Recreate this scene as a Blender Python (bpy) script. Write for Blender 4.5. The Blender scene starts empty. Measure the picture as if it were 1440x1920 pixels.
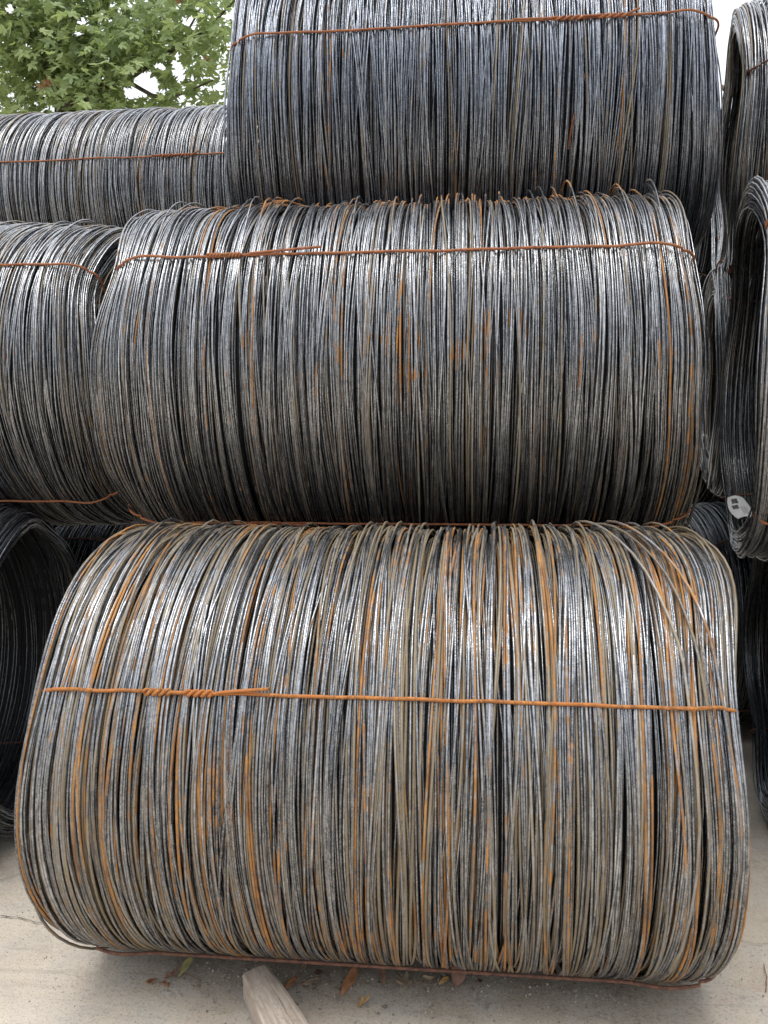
import bpy, math, random
import numpy as np
from mathutils import Vector, Matrix

# ------------------------------------------------------------------ camera, world, sun, exposure
S = bpy.context.scene
COL = S.collection
EYE = 1.42
cd = bpy.data.cameras.new('camera'); cam = bpy.data.objects.new('camera', cd); COL.objects.link(cam)
cam.location = (0, 0, EYE)
YAW, PITCH = math.radians(5.4), math.radians(3.57)
cam.rotation_euler = (math.pi/2 - PITCH, 0, YAW)
cd.sensor_fit = 'HORIZONTAL'; cd.sensor_width = 36; cd.lens = 36.0*1441/1440
cd.clip_start = 0.05; cd.clip_end = 400
S.camera = cam

SUN_EL, SUN_AZ = math.radians(72), math.radians(200)     # high, behind the camera and a little to its left
w = bpy.data.worlds.new('World'); S.world = w; w.use_nodes = True
nt = w.node_tree; nt.nodes.clear()
out = nt.nodes.new('ShaderNodeOutputWorld')
sky = nt.nodes.new('ShaderNodeTexSky'); sky.sky_type = 'NISHITA'; sky.sun_disc = False
sky.sun_elevation = SUN_EL; sky.sun_rotation = SUN_AZ
b1 = nt.nodes.new('ShaderNodeBackground'); b1.inputs['Strength'].default_value = 0.10
nt.links.new(sky.outputs[0], b1.inputs['Color'])
b2 = nt.nodes.new('ShaderNodeBackground'); b2.inputs['Strength'].default_value = 1.0    # the overcast layer
tc = nt.nodes.new('ShaderNodeTexCoord'); ns = nt.nodes.new('ShaderNodeTexNoise')
ns.inputs['Scale'].default_value = 1.6; ns.inputs['Detail'].default_value = 5
cr = nt.nodes.new('ShaderNodeValToRGB')
cr.color_ramp.elements[0].position = .3; cr.color_ramp.elements[0].color = (.89, .92, 1.0, 1)
cr.color_ramp.elements[1].position = .7; cr.color_ramp.elements[1].color = (.96, .975, 1.0, 1)
nt.links.new(tc.outputs['Generated'], ns.inputs['Vector']); nt.links.new(ns.outputs['Fac'], cr.inputs['Fac'])
nt.links.new(cr.outputs[0], b2.inputs['Color'])
# overcast luminance: the zenith about three times the horizon, L = Lz (1 + 2 sin h) / 3
sx = nt.nodes.new('ShaderNodeSeparateXYZ'); nt.links.new(tc.outputs['Generated'], sx.inputs[0])
mm = nt.nodes.new('ShaderNodeMath'); mm.operation = 'MAXIMUM'; nt.links.new(sx.outputs['Z'], mm.inputs[0]); mm.inputs[1].default_value = 0
ma = nt.nodes.new('ShaderNodeMath'); ma.operation = 'MULTIPLY_ADD'; nt.links.new(mm.outputs[0], ma.inputs[0])
LZ = 2.0; ma.inputs[1].default_value = LZ*2/3; ma.inputs[2].default_value = LZ/3
nt.links.new(ma.outputs[0], b2.inputs['Strength'])
mx = nt.nodes.new('ShaderNodeMixShader'); mx.inputs[0].default_value = .86
nt.links.new(b1.outputs[0], mx.inputs[1]); nt.links.new(b2.outputs[0], mx.inputs[2])
nt.links.new(mx.outputs[0], out.inputs['Surface'])

sd = bpy.data.lights.new('sun', 'SUN'); sun = bpy.data.objects.new('sun', sd); COL.objects.link(sun)
sd.energy = 1.5; sd.angle = math.radians(32); sd.color = (1, .96, .90)
# direction towards the sun: azimuth measured as in the sky node (0 = +Y, clockwise)
sv = Vector((math.sin(SUN_AZ)*math.cos(SUN_EL), math.cos(SUN_AZ)*math.cos(SUN_EL), math.sin(SUN_EL)))
sun.rotation_euler = sv.to_track_quat('Z', 'Y').to_euler()
S.view_settings.view_transform = 'Standard'; S.view_settings.look = 'None'
S.view_settings.gamma = 1; S.view_settings.use_curve_mapping = False
S.view_settings.exposure = 0.38

# ------------------------------------------------------------------ helpers
PI = math.pi
def link(o, parent=None):
    COL.objects.link(o)
    if parent: o.parent = parent
    return o
def tag(o, label=None, cat=None, group=None, kind=None):
    if label: o['label'] = label
    if cat: o['category'] = cat
    if group: o['group'] = group
    if kind: o['kind'] = kind
    return o
def empty(name, loc, rz=0.0):
    o = bpy.data.objects.new(name, None); o.empty_display_size = .1
    o.location = loc; o.rotation_euler = (0, 0, rz); return link(o)
def mesh_np(name, V, F, mat, smooth=True, attrs=None):
    """V (n,3), F (m,k) with k = 3 or 4"""
    me = bpy.data.meshes.new(name)
    V = np.ascontiguousarray(V, np.float32); F = np.ascontiguousarray(F, np.int32); k = F.shape[1]
    me.vertices.add(len(V)); me.vertices.foreach_set('co', V.ravel())
    me.loops.add(F.size); me.loops.foreach_set('vertex_index', F.ravel())
    me.polygons.add(len(F))
    me.polygons.foreach_set('loop_start', np.arange(0, F.size, k, dtype=np.int32))
    me.polygons.foreach_set('use_smooth', np.full(len(F), smooth))
    for n, a in (attrs or {}).items():
        at = me.attributes.new(n, 'FLOAT', 'POINT'); at.data.foreach_set('value', np.ascontiguousarray(a, np.float32))
    me.update(calc_edges=True)
    if mat: me.materials.append(mat)
    return me
def obj(name, me, parent=None, loc=None):
    o = bpy.data.objects.new(name, me)
    if loc is not None: o.location = loc
    return link(o, parent)

class NT:
    def __init__(s, name):
        s.m = bpy.data.materials.new(name); s.m.use_nodes = True; s.t = s.m.node_tree; s.t.nodes.clear()
        s.out = s.n('OutputMaterial')
    def n(s, t, **k):
        x = s.t.nodes.new('ShaderNode'+t)
        for a, b in k.items(): setattr(x, a, b)
        return x
    def l(s, a, b): s.t.links.new(a, b)
    def attr(s, name): return s.n('Attribute', attribute_name=name).outputs['Fac']
    def val(s, op, a, b=None, clamp=False):
        x = s.n('Math', operation=op, use_clamp=clamp)
        for i, v in enumerate((a, b)):
            if v is None: continue
            if isinstance(v, (int, float)): x.inputs[i].default_value = v
            else: s.l(v, x.inputs[i])
        return x.outputs[0]
    def noise(s, vec, scale, detail=3, rough=.5):
        x = s.n('TexNoise'); x.inputs['Scale'].default_value = scale
        x.inputs['Detail'].default_value = detail; x.inputs['Roughness'].default_value = rough
        if vec is not None: s.l(vec, x.inputs['Vector'])
        return x.outputs['Fac']
    def ramp(s, v, p0, p1, c0=(0, 0, 0, 1), c1=(1, 1, 1, 1)):
        x = s.n('ValToRGB'); e = x.color_ramp.elements
        e[0].position = p0; e[1].position = p1; e[0].color = c0; e[1].color = c1
        s.l(v, x.inputs['Fac']); return x.outputs['Color']
    def mix(s, f, a, b, blend='MIX'):
        x = s.n('MixRGB', blend_type=blend)
        for i, v in enumerate((f, a, b)):
            if isinstance(v, (int, float)): x.inputs[i].default_value = v
            elif isinstance(v, tuple): x.inputs[i].default_value = (*v, 1) if len(v) == 3 else v
            else: s.l(v, x.inputs[i])
        return x.outputs[0]
    def comb(s, a, b, c):
        x = s.n('CombineXYZ')
        for i, v in enumerate((a, b, c)):
            if isinstance(v, (int, float)): x.inputs[i].default_value = v
            else: s.l(v, x.inputs[i])
        return x.outputs[0]
    def bsdf(s, col, rough=.6, metal=0., bump=None, bstr=.3, bdist=.002, spec=.5):
        p = s.n('BsdfPrincipled')
        for k, v in (('Base Color', col), ('Roughness', rough), ('Metallic', metal), ('Specular IOR Level', spec)):
            if isinstance(v, (int, float)): p.inputs[k].default_value = v
            elif isinstance(v, tuple): p.inputs[k].default_value = (*v, 1)
            else: s.l(v, p.inputs[k])
        if bump is not None:
            b = s.n('Bump'); b.inputs['Strength'].default_value = bstr; b.inputs['Distance'].default_value = bdist
            s.l(bump, b.inputs['Height']); s.l(b.outputs[0], p.inputs['Normal'])
        s.l(p.outputs[0], s.out.inputs['Surface']); return p
    def objco(s): return s.n('TexCoord').outputs['Object']

# ------------------------------------------------------------------ materials
def steel(name, tint=(1, 1, 1), bright=1.0):
    """mill-scaled wire: blue grey scale, silver flakes, tan dust and orange rust carried by per-wire attributes"""
    t = NT(name); co = t.objco()
    wid = t.attr('wire'); run = t.attr('run'); rust = t.attr('rust'); tan = t.attr('dust')
    v = t.comb(t.val('MULTIPLY', run, 1.0), t.val('MULTIPLY', wid, 83.0), 0.0)
    n1 = t.noise(v, 3.2, 3)                    # slow change along a wire
    n2 = t.noise(v, 16.0, 3, .6)
    sp = t.noise(co, 260.0, 2, .7)             # scale flakes
    sp2 = t.noise(co, 95.0, 3, .6)
    c = lambda a: tuple(min(1, a[i]*tint[i]*bright) for i in range(3))
    base = t.mix(t.ramp(n1, .35, .68), c((.13, .138, .150)), c((.33, .34, .355)))
    # each wire is a little lighter or darker than the next
    wv = t.n('TexWhiteNoise', noise_dimensions='1D'); t.l(t.val('MULTIPLY', wid, 917.0), wv.inputs['W'])
    wr = t.ramp(wv.outputs['Value'], 0., 1., (.50, .51, .53, 1), (1.5, 1.48, 1.45, 1))
    base = t.mix(1.0, base, wr, 'MULTIPLY')
    flake = t.ramp(t.val('ADD', t.val('MULTIPLY', sp, .75), t.val('MULTIPLY', n2, .3)), .47, .60)
    base = t.mix(t.val('MULTIPLY', flake, .26), base, c((.70, .70, .69)))
    pits = t.ramp(sp2, .34, .44, (.38, .36, .34, 1), (1, 1, 1, 1))
    base = t.mix(.30, base, pits, 'MULTIPLY')
    streak = t.ramp(t.noise(t.comb(run, t.val('MULTIPLY', wid, 311.0), 0.0), 34.0, 3, .65), .36, .62, (.62, .62, .62, 1), (1.3, 1.3, 1.3, 1))
    base = t.mix(.8, base, streak, 'MULTIPLY')
    # tan dust
    tf = t.ramp(t.val('ADD', tan, t.val('MULTIPLY', t.val('SUBTRACT', n2, .5), 1.1)), .38, .66)
    tf = t.val('MULTIPLY', tf, t.val('ADD', .45, t.val('MULTIPLY', t.ramp(sp, .40, .54), .50)), True)
    base = t.mix(tf, base, t.mix(t.ramp(n1, .35, .65), (.175, .122, .058), (.265, .205, .115)))
    # orange rust
    rf = t.ramp(t.val('ADD', rust, t.val('MULTIPLY', t.val('SUBTRACT', n2, .5), 1.3)), .45, .66)
    rf = t.val('MULTIPLY', rf, t.val('ADD', .62, t.val('MULTIPLY', t.ramp(sp2, .36, .52), .38)), True)
    base = t.mix(rf, base, t.mix(t.ramp(t.noise(v, 7.0, 4, .7), .38, .62), (.19, .088, .030), (.44, .205, .052)))
    diel = t.val('MAXIMUM', tf, rf)
    metal = t.val('MULTIPLY', t.val('SUBTRACT', 1.0, t.val('MULTIPLY', diel, .92)), .90, True)
    rough = t.val('ADD', t.val('MULTIPLY', diel, .36), t.val('SUBTRACT', .44, t.val('MULTIPLY', flake, .20)), True)
    t.bsdf(base, rough, metal, bump=t.val('ADD', sp, t.val('MULTIPLY', sp2, .6)), bstr=.10, bdist=.0006)
    return t.m
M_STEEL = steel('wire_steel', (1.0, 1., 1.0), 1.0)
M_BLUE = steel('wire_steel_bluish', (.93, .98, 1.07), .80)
M_SHADED = steel('wire_steel_shaded', (.95, 1., 1.05), .58)  # darkened steel copy: shade of bores and back coils put into the colour

t = NT('packed_wire_shade'); co = t.objco()
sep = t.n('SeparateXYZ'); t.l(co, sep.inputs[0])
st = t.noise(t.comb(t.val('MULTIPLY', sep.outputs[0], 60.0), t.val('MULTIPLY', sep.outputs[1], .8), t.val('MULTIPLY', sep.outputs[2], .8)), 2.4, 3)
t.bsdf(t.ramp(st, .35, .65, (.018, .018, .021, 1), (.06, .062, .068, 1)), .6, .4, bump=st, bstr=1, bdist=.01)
M_CORE = t.m  # near-black liner streaks: shade between packed turns put into the colour

def rusty(name, a, b, c3=None):
    t = NT(name); co = t.objco(); n = t.noise(co, 55, 4, .65); n2 = t.noise(co, 9, 2)
    col = t.mix(t.ramp(n, .35, .65), a, b)
    col = t.mix(t.val('MULTIPLY', t.ramp(t.noise(co, 170, 3, .7), .50, .62), .55), col, tuple(x*.35 for x in a))
    if c3: col = t.mix(t.ramp(n2, .45, .62), col, c3)
    t.bsdf(col, .82, .05, bump=n, bstr=.6, bdist=.001); return t.m
M_TIE_O = rusty('tie_orange_rust', (.20, .078, .024), (.50, .20, .048), (.38, .135, .032))
M_TIE_R = rusty('tie_brown_rust', (.20, .070, .032), (.42, .150, .055), (.30, .12, .05))
M_TIE_D = rusty('tie_dark_rust', (.09, .045, .035), (.22, .10, .06))

t = NT('concrete'); co = t.objco()
g1 = t.noise(co, 1.1, 5, .6); g2 = t.noise(co, 7, 5, .65); g3 = t.noise(co, 130, 3, .7); g4 = t.noise(co, 420, 2, .7)
gc = t.mix(t.ramp(g1, .35, .65), (.45, .385, .30), (.62, .55, .46))
gc = t.mix(t.ramp(g2, .46, .62), gc, (.50, .455, .39))
gc = t.mix(t.val('MULTIPLY', t.ramp(g3, .52, .70), .55), gc, (.20, .18, .155))
gc = t.mix(t.val('MULTIPLY', t.ramp(g4, .60, .72), .5), gc, (.68, .64, .58))
# trodden dirt and scale dust that has gathered in a strip along the foot of the front coil
sep = t.n('SeparateXYZ'); t.l(co, sep.inputs[0])
dy = t.val('ABSOLUTE', t.val('SUBTRACT', sep.outputs[1], t.val('ADD', 2.12, t.val('MULTIPLY', t.val('SUBTRACT', g1, .5), .3))))
dm = t.ramp(t.val('ADD', dy, t.val('MULTIPLY', t.val('SUBTRACT', g2, .5), .35)), .03, .24, (1, 1, 1, 1), (0, 0, 0, 1))
dx = t.ramp(t.val('ABSOLUTE', t.val('ADD', sep.outputs[0], .15)), .60, .95, (1, 1, 1, 1), (0, 0, 0, 1))
dm = t.val('MULTIPLY', t.val('MULTIPLY', dm, dx), t.val('ADD', .35, t.val('MULTIPLY', t.ramp(g3, .35, .6), .65)))
gc = t.mix(t.val('MULTIPLY', dm, .62), gc, (.17, .145, .12))
st = t.val('MULTIPLY', t.ramp(t.noise(co, 2.6, 5, .7), .50, .68), t.ramp(t.noise(co, 24, 4, .7), .40, .60))
gc = t.mix(t.val('MULTIPLY', st, .38), gc, (.27, .165, .095))
dr = t.noise(t.comb(t.val('MULTIPLY', sep.outputs[0], 3.0), t.val('MULTIPLY', sep.outputs[1], 26.0), 0.0), 1.0, 5, .7)
gc = t.mix(t.val('MULTIPLY', t.ramp(dr, .54, .66), .30), gc, (.25, .225, .19))
bh = t.val('ADD', t.val('MULTIPLY', g3, .6), t.val('ADD', t.val('MULTIPLY', g2, 1.5), t.val('MULTIPLY', g4, .25)))
t.bsdf(gc, .92, 0, bump=bh, bstr=.55, bdist=.006, spec=.25)
M_GROUND = t.m
t = NT('crack_dirt'); t.bsdf((.15, .13, .11), .95); M_CRACK = t.m

t = NT('grey_wood'); co = t.objco(); sep = t.n('SeparateXYZ'); t.l(co, sep.inputs[0])
g = t.noise(t.comb(t.val('MULTIPLY', sep.outputs[0], 9.), t.val('MULTIPLY', sep.outputs[1], 1.0), t.val('MULTIPLY', sep.outputs[2], 9.)), 9, 5, .65)
s2 = t.noise(co, 90, 3, .7)
wc = t.mix(t.ramp(g, .38, .62), (.36, .30, .245), (.53, .455, .38))
wc = t.mix(t.val('MULTIPLY', t.ramp(s2, .55, .7), .5), wc, (.22, .18, .15))
t.bsdf(wc, .88, 0, bump=g, bstr=.7, bdist=.003, spec=.2); M_WOOD = t.m

t = NT('bark'); co = t.objco(); g = t.noise(co, 9, 5, .7)
t.bsdf(t.ramp(g, .35, .65, (.045, .035, .027, 1), (.13, .11, .09, 1)), .9, bump=g, bstr=.6, bdist=.01); M_BARK = t.m

def leafmat(name, c0, c1, trans=.45, rough=.55):
    t = NT(name); co = t.objco(); tone = t.attr('tone')
    n = t.noise(co, 1.1, 3); n2 = t.noise(co, 38, 2)
    f = t.val('ADD', t.val('MULTIPLY', tone, .8), t.val('SUBTRACT', t.val('MULTIPLY', n, .9), .35), True)
    col = t.mix(f, c0, c1); col = t.mix(t.val('MULTIPLY', n2, .25), col, c0)
    p = t.bsdf(col, rough, 0, spec=.35)
    tr = t.n('BsdfTranslucent'); tr2 = t.mix(.35, col, (min(1, c1[0]*1.9), min(1, c1[1]*1.7), c1[2]*.9)); t.l(tr2, tr.inputs['Color'])
    ms = t.n('MixShader'); ms.inputs[0].default_value = trans
    t.l(p.outputs[0], ms.inputs[1]); t.l(tr.outputs[0], ms.inputs[2]); t.l(ms.outputs[0], t.out.inputs['Surface'])
    return t.m
M_LEAF = leafmat('plane_leaf', (.125, .185, .090), (.35, .44, .20))
M_DRYLEAF = leafmat('dried_leaf', (.22, .12, .07), (.34, .20, .12), .2)

def litter(name, a, b):
    t = NT(name); co = t.objco(); n = t.noise(co, 45, 4, .6); v = t.noise(co, 240, 2)
    c = t.mix(t.ramp(n, .35, .65), a, b); c = t.mix(t.val('MULTIPLY', v, .3), c, tuple(x*.6 for x in a))
    t.bsdf(c, .7, 0, bump=v, bstr=.4, bdist=.001, spec=.3); return t.m
M_LIT = dict(orange=litter('litter_orange', (.27, .12, .055), (.40, .20, .10)), yellow=litter('litter_yellow', (.42, .235, .08), (.60, .40, .18)),
             tan=litter('litter_tan', (.20, .155, .11), (.33, .26, .18)), green=litter('litter_olive', (.24, .21, .09), (.38, .34, .15)),
             brown=litter('litter_brown', (.16, .085, .06), (.28, .16, .115)))
t = NT('grit'); wn = t.attr('tone'); t.bsdf(t.ramp(wn, 0, 1, (.16, .14, .12, 1), (.46, .42, .37, 1)), .9); M_GRIT = t.m
t = NT('paper'); t.bsdf((.74, .75, .74), .55); M_PAPER = t.m
t = NT('print_ink'); t.bsdf((.10, .10, .11), .6); M_INK = t.m

# ------------------------------------------------------------------ tubes
def tubes(P, N, rad, sides, closed=False):
    """P (w,m,3) paths, N (w,m,3) rough normals -> V, F for w separate tubes"""
    w_, m, _ = P.shape
    if closed: T = np.roll(P, -1, 1) - np.roll(P, 1, 1)
    else: T = np.gradient(P, axis=1)
    T /= np.linalg.norm(T, axis=2, keepdims=True) + 1e-12
    N = N - (N*T).sum(2, keepdims=True)*T; N /= np.linalg.norm(N, axis=2, keepdims=True) + 1e-12
    B = np.cross(T, N)
    ph = np.arange(sides)*2*PI/sides
    rad = np.broadcast_to(np.asarray(rad, float).reshape(-1, 1, 1, 1) if np.ndim(rad) == 1 else rad, (w_, 1, 1, 1)) if np.ndim(rad) <= 1 else rad[:, :, None, None]
    V = P[:, :, None, :] + rad*(np.cos(ph)[None, None, :, None]*N[:, :, None, :] + np.sin(ph)[None, None, :, None]*B[:, :, None, :])
    idx = np.arange(w_*m*sides).reshape(w_, m, sides)
    a = idx if closed else idx[:, :-1]; b = np.roll(idx, -1, 1) if closed else idx[:, 1:]
    F = np.stack([a, b, np.roll(b, -1, 2), np.roll(a, -1, 2)], -1).reshape(-1, 4)
    return V.reshape(-1, 3), F
def path_tube(name, pts, rad, mat, parent=None, sides=8, closed=False, caps=True, taper=None):
    P = np.array(pts, float)[None]; T = np.gradient(P[0], axis=0)
    ref = np.array([.31, .47, .82]); N = np.broadcast_to(ref, P.shape).copy()
    # parallel-ish frame
    n = np.cross(T[0], ref); n /= np.linalg.norm(n)
    for i in range(P.shape[1]):
        tt = T[i]/(np.linalg.norm(T[i])+1e-12); n = n - tt*np.dot(n, tt); n /= np.linalg.norm(n); N[0, i] = n
    r = np.asarray(taper)[None] if taper is not None else rad
    V, F = tubes(P, N, r, sides, closed)
    F = F.tolist()
    me = bpy.data.meshes.new(name)
    if caps and not closed:
        k = P.shape[1]*sides; F += [list(range(sides))[::-1], list(range(k-sides, k))]
    me.from_pydata(V.tolist(), [], F); me.materials.append(mat)
    me.polygons.foreach_set('use_smooth', [len(p.vertices) == 4 for p in me.polygons])
    return obj(name, me, parent) if parent is not False else me

# ------------------------------------------------------------------ wire coils
def radial(th): return np.stack([np.zeros_like(th), -np.cos(th), np.sin(th)], -1)

def smooth_profile(rng, th, amp, k0=1, k1=5):
    v = np.zeros_like(th)
    for k in range(k0, k1): v += rng.normal(0, amp/k)*np.sin(k*th + rng.uniform(0, 6.28))
    return v

def windings(rng, N, H, R, rw, sides, thick, ties, dust=.3, rust=.05, spikes=.05, spike_amp=.02,
             even=False, depth=.030, kind='outer', rag=.010, wander=1.0, lean=.0, patches=(), pinch_x=(.02, .02), grime=.0, shear=.0, sag=.0, edge_r=.018, edge_t=.045, spread=(0, 0), rise=(0, 0)):
    if kind == 'bore' or even: th = np.radians(np.linspace(-97, 263, 43))
    elif kind == 'outer': th = np.radians(np.concatenate([np.linspace(-97, 122, 42), np.linspace(142, 263, 7)]))
    else: th = np.radians(np.concatenate([np.linspace(-97, 122, 32), np.linspace(142, 263, 6)]))
    m = len(th)
    u = np.sort((np.arange(N) + rng.uniform(-.5, .5, N) + .5)/N*2 - 1)
    if kind == 'ends':
        u = np.sign(rng.uniform(-1, 1, N))*(1 - np.abs(rng.normal(0, .055, N)))
        u = np.sort(u)
    # neighbouring turns run together in bundles
    gid = np.zeros(N, int); i = g = 0
    while i < N:
        s = rng.integers(2, 7); gid[i:i+s] = g; i += s; g += 1
    G = g
    def wave(amp_g, amp_i, ks):
        out = np.zeros((N, m))
        for k in ks:
            ag = rng.normal(0, amp_g/k**.6, G); pg = rng.uniform(0, 6.28, G)
            ai = rng.normal(0, amp_i/k**.6, N); pi_ = rng.uniform(0, 6.28, N)
            out += ag[gid][:, None]*np.sin(k*th[None] + pg[gid][:, None]) + ai[:, None]*np.sin(k*th[None] + pi_[:, None])
        return out
    dx = wave(.0085*wander, .0028*wander, (1, 2, 3, 4))
    # some turns wander across their neighbours
    cr = rng.uniform(0, 1, N) < .22
    dx += np.where(cr, rng.normal(0, .022*wander, N), rng.normal(0, .003, N))[:, None]*np.sin(th[None]*.5 + rng.uniform(0, 6.28, N)[:, None])
    dx += lean*np.sin(th)[None] - shear*np.cos(th)[None]
    # ends: ragged outline, pulled in where the ties go round
    prof = [smooth_profile(rng, th, rag), smooth_profile(rng, th, rag)]
    pinch = np.zeros(m)
    for a in ties: pinch += np.exp(-(((th - math.radians(a) + PI) % (2*PI) - PI)/math.radians(24))**2)
    x = np.empty((N, m)); au = np.abs(u)[:, None]**6
    for sgn, p, px_ in ((-1, prof[0], pinch_x[0]), (1, prof[1], pinch_x[1])):
        k = (u*sgn) > 0
        x[k] = u[k][:, None]*H + sgn*au[k]*(p - px_*pinch)[None]
    x += dx*(1 - .5*au) + np.sign(u)[:, None]*np.abs(u)[:, None]**4*(np.where(u < 0, spread[0], spread[1])[:, None]*np.clip(-np.sin(th + .25), 0, 1)[None]
        + np.where(u < 0, rise[0], rise[1])[:, None]*np.exp(-((th - 1.15)/.45)**2)[None])
    # radius: the outermost layer is not quite closed, deeper ones show between
    if kind == 'outer':
        lay = rng.choice(4, N, p=[.38, .30, .20, .12])*.0072 + rng.uniform(0, .0035, N)
        lay = lay*depth/.030
    elif kind == 'bore': lay = thick - rng.uniform(0, .02, N)
    elif kind == 'filler': lay = .030 + rng.uniform(0, .004, N)
    else: lay = rng.uniform(0, thick, N)
    r = R - lay[:, None] + wave(.0022, .0016, (1, 2, 3, 5))*(1 if kind != 'bore' else 2)
    edge = np.clip((np.abs(u) - .84)/.16, 0, 1)[:, None]**2
    r -= (edge_r + edge_t*np.clip(pinch, 0, 1)[None])*edge if kind != 'bore' else -.03*edge
    if kind == 'outer':
        sp = rng.uniform(0, 1, N) < spikes
        c = np.radians(rng.normal(92, 10, N)); wd = np.radians(rng.uniform(9, 24, N)); am = rng.uniform(.3, 1, N)*spike_amp*(1 + .6*np.clip(u, 0, 1)*(spike_amp > .033))
        b = np.where(sp, am, 0)[:, None]*np.exp(-((th[None] - c[:, None])/wd[:, None])**2)
        # whole bundles heave up or slump along the crest
        gb = rng.normal(0, .0055, G)[gid][:, None]*np.exp(-((th[None] - 1.6)/.5)**2)
        r += b + gb
    if kind in ('outer', 'ends'):
        for a in ties:
            k = np.exp(-(((th - math.radians(a) + PI) % (2*PI) - PI)/math.radians(7))**2)[None]
            r = r*(1-k) + np.minimum(r, R - .001)*k
    er = radial(th)
    P = np.empty((N, m, 3)); P[..., 0] = x; P[..., 1:] = r[..., None]*er[None, :, 1:]
    # settle on what lies below: the underside is slightly flattened
    P[..., 2] = np.maximum(P[..., 2], -(R - .004 - sag) + (R - r)*.8)
    Nn = np.broadcast_to(er, P.shape).copy()
    rads = rw*rng.uniform(.92, 1.08, N)
    V, F = tubes(P, Nn, rads, sides)
    # per-wire attributes
    wid = rng.uniform(0, 1, N)
    dw = np.clip(rng.normal(dust, .20, N), 0, 1)
    gd = rng.normal(0, .12, G)[gid]
    top = np.exp(-((th - math.radians(92))/math.radians(24))**2)           # the dust lies thicker on the crest
    du = dw[:, None] + gd[:, None] + .30*top[None]*min(1., dust*2.6) + wave(.05, .08, (1, 2, 3)) + grime*np.clip(-np.sin(th[None] - .25), 0, 1)
    # broad patches of rust
    ru = np.where(rng.uniform(0, 1, N) < rust, rng.uniform(.28, .62, N), rng.uniform(-.5, .1, N))[:, None] + wave(.06, .14, (1, 2, 3, 5))
    ru = ru + np.where(rng.uniform(0, 1, G) < rust*1.3, rng.uniform(.25, .75, G), 0)[gid][:, None]*(.35 + .65*np.clip(np.sin(th[None]*rng.integers(1, 4, G)[gid][:, None] + rng.uniform(0, 6.28, G)[gid][:, None]) + .2, 0, 1))
    for (xa, aa, sx, sa, amt) in patches:
        ru += amt*np.exp(-((x - xa)/sx)**2 - ((th[None] - math.radians(aa))/math.radians(sa))**2)*(.5*rng.uniform(.1, 1.2, N) + .5*rng.uniform(0, 1.2, G)[gid])[:, None]
    rep = lambda A: np.repeat(np.broadcast_to(A, (N, m)).ravel(), sides)
    at = dict(wire=rep(wid[:, None]), run=rep(th[None]*R + wid[:, None]*7), rust=rep(ru), dust=rep(du))
    return V, F, at

def join(parts):
    Vs, Fs, off = [], [], 0; at = {}
    for V, F, a in parts:
        Vs.append(V); Fs.append(F + off); off += len(V)
        for k, v in a.items(): at.setdefault(k, []).append(v)
    return np.concatenate(Vs), np.concatenate(Fs), {k: np.concatenate(v) for k, v in at.items()}

def core_mesh(H, R, thick):
    """dark liner added in place of the packed turns: a closed tube that blocks light"""
    R = R - .012; thick = thick - .012
    n = 48; th = np.linspace(0, 2*PI, n, endpoint=False)
    prof = [(-H, R), (-H*.5, R), (0, R), (H*.5, R), (H, R), (H, R-thick), (0, R-thick), (-H, R-thick)]
    V = np.concatenate([np.stack([np.full(n, px), -pr*np.cos(th), pr*np.sin(th)], -1) for px, pr in prof])
    idx = np.arange(len(prof)*n).reshape(len(prof), n)
    a = idx; b = np.roll(idx, -1, 0)
    F = np.stack([a, np.roll(a, -1, 1), np.roll(b, -1, 1), b], -1).reshape(-1, 4)
    return mesh_np('inner_liner', V, F, M_CORE)

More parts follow.
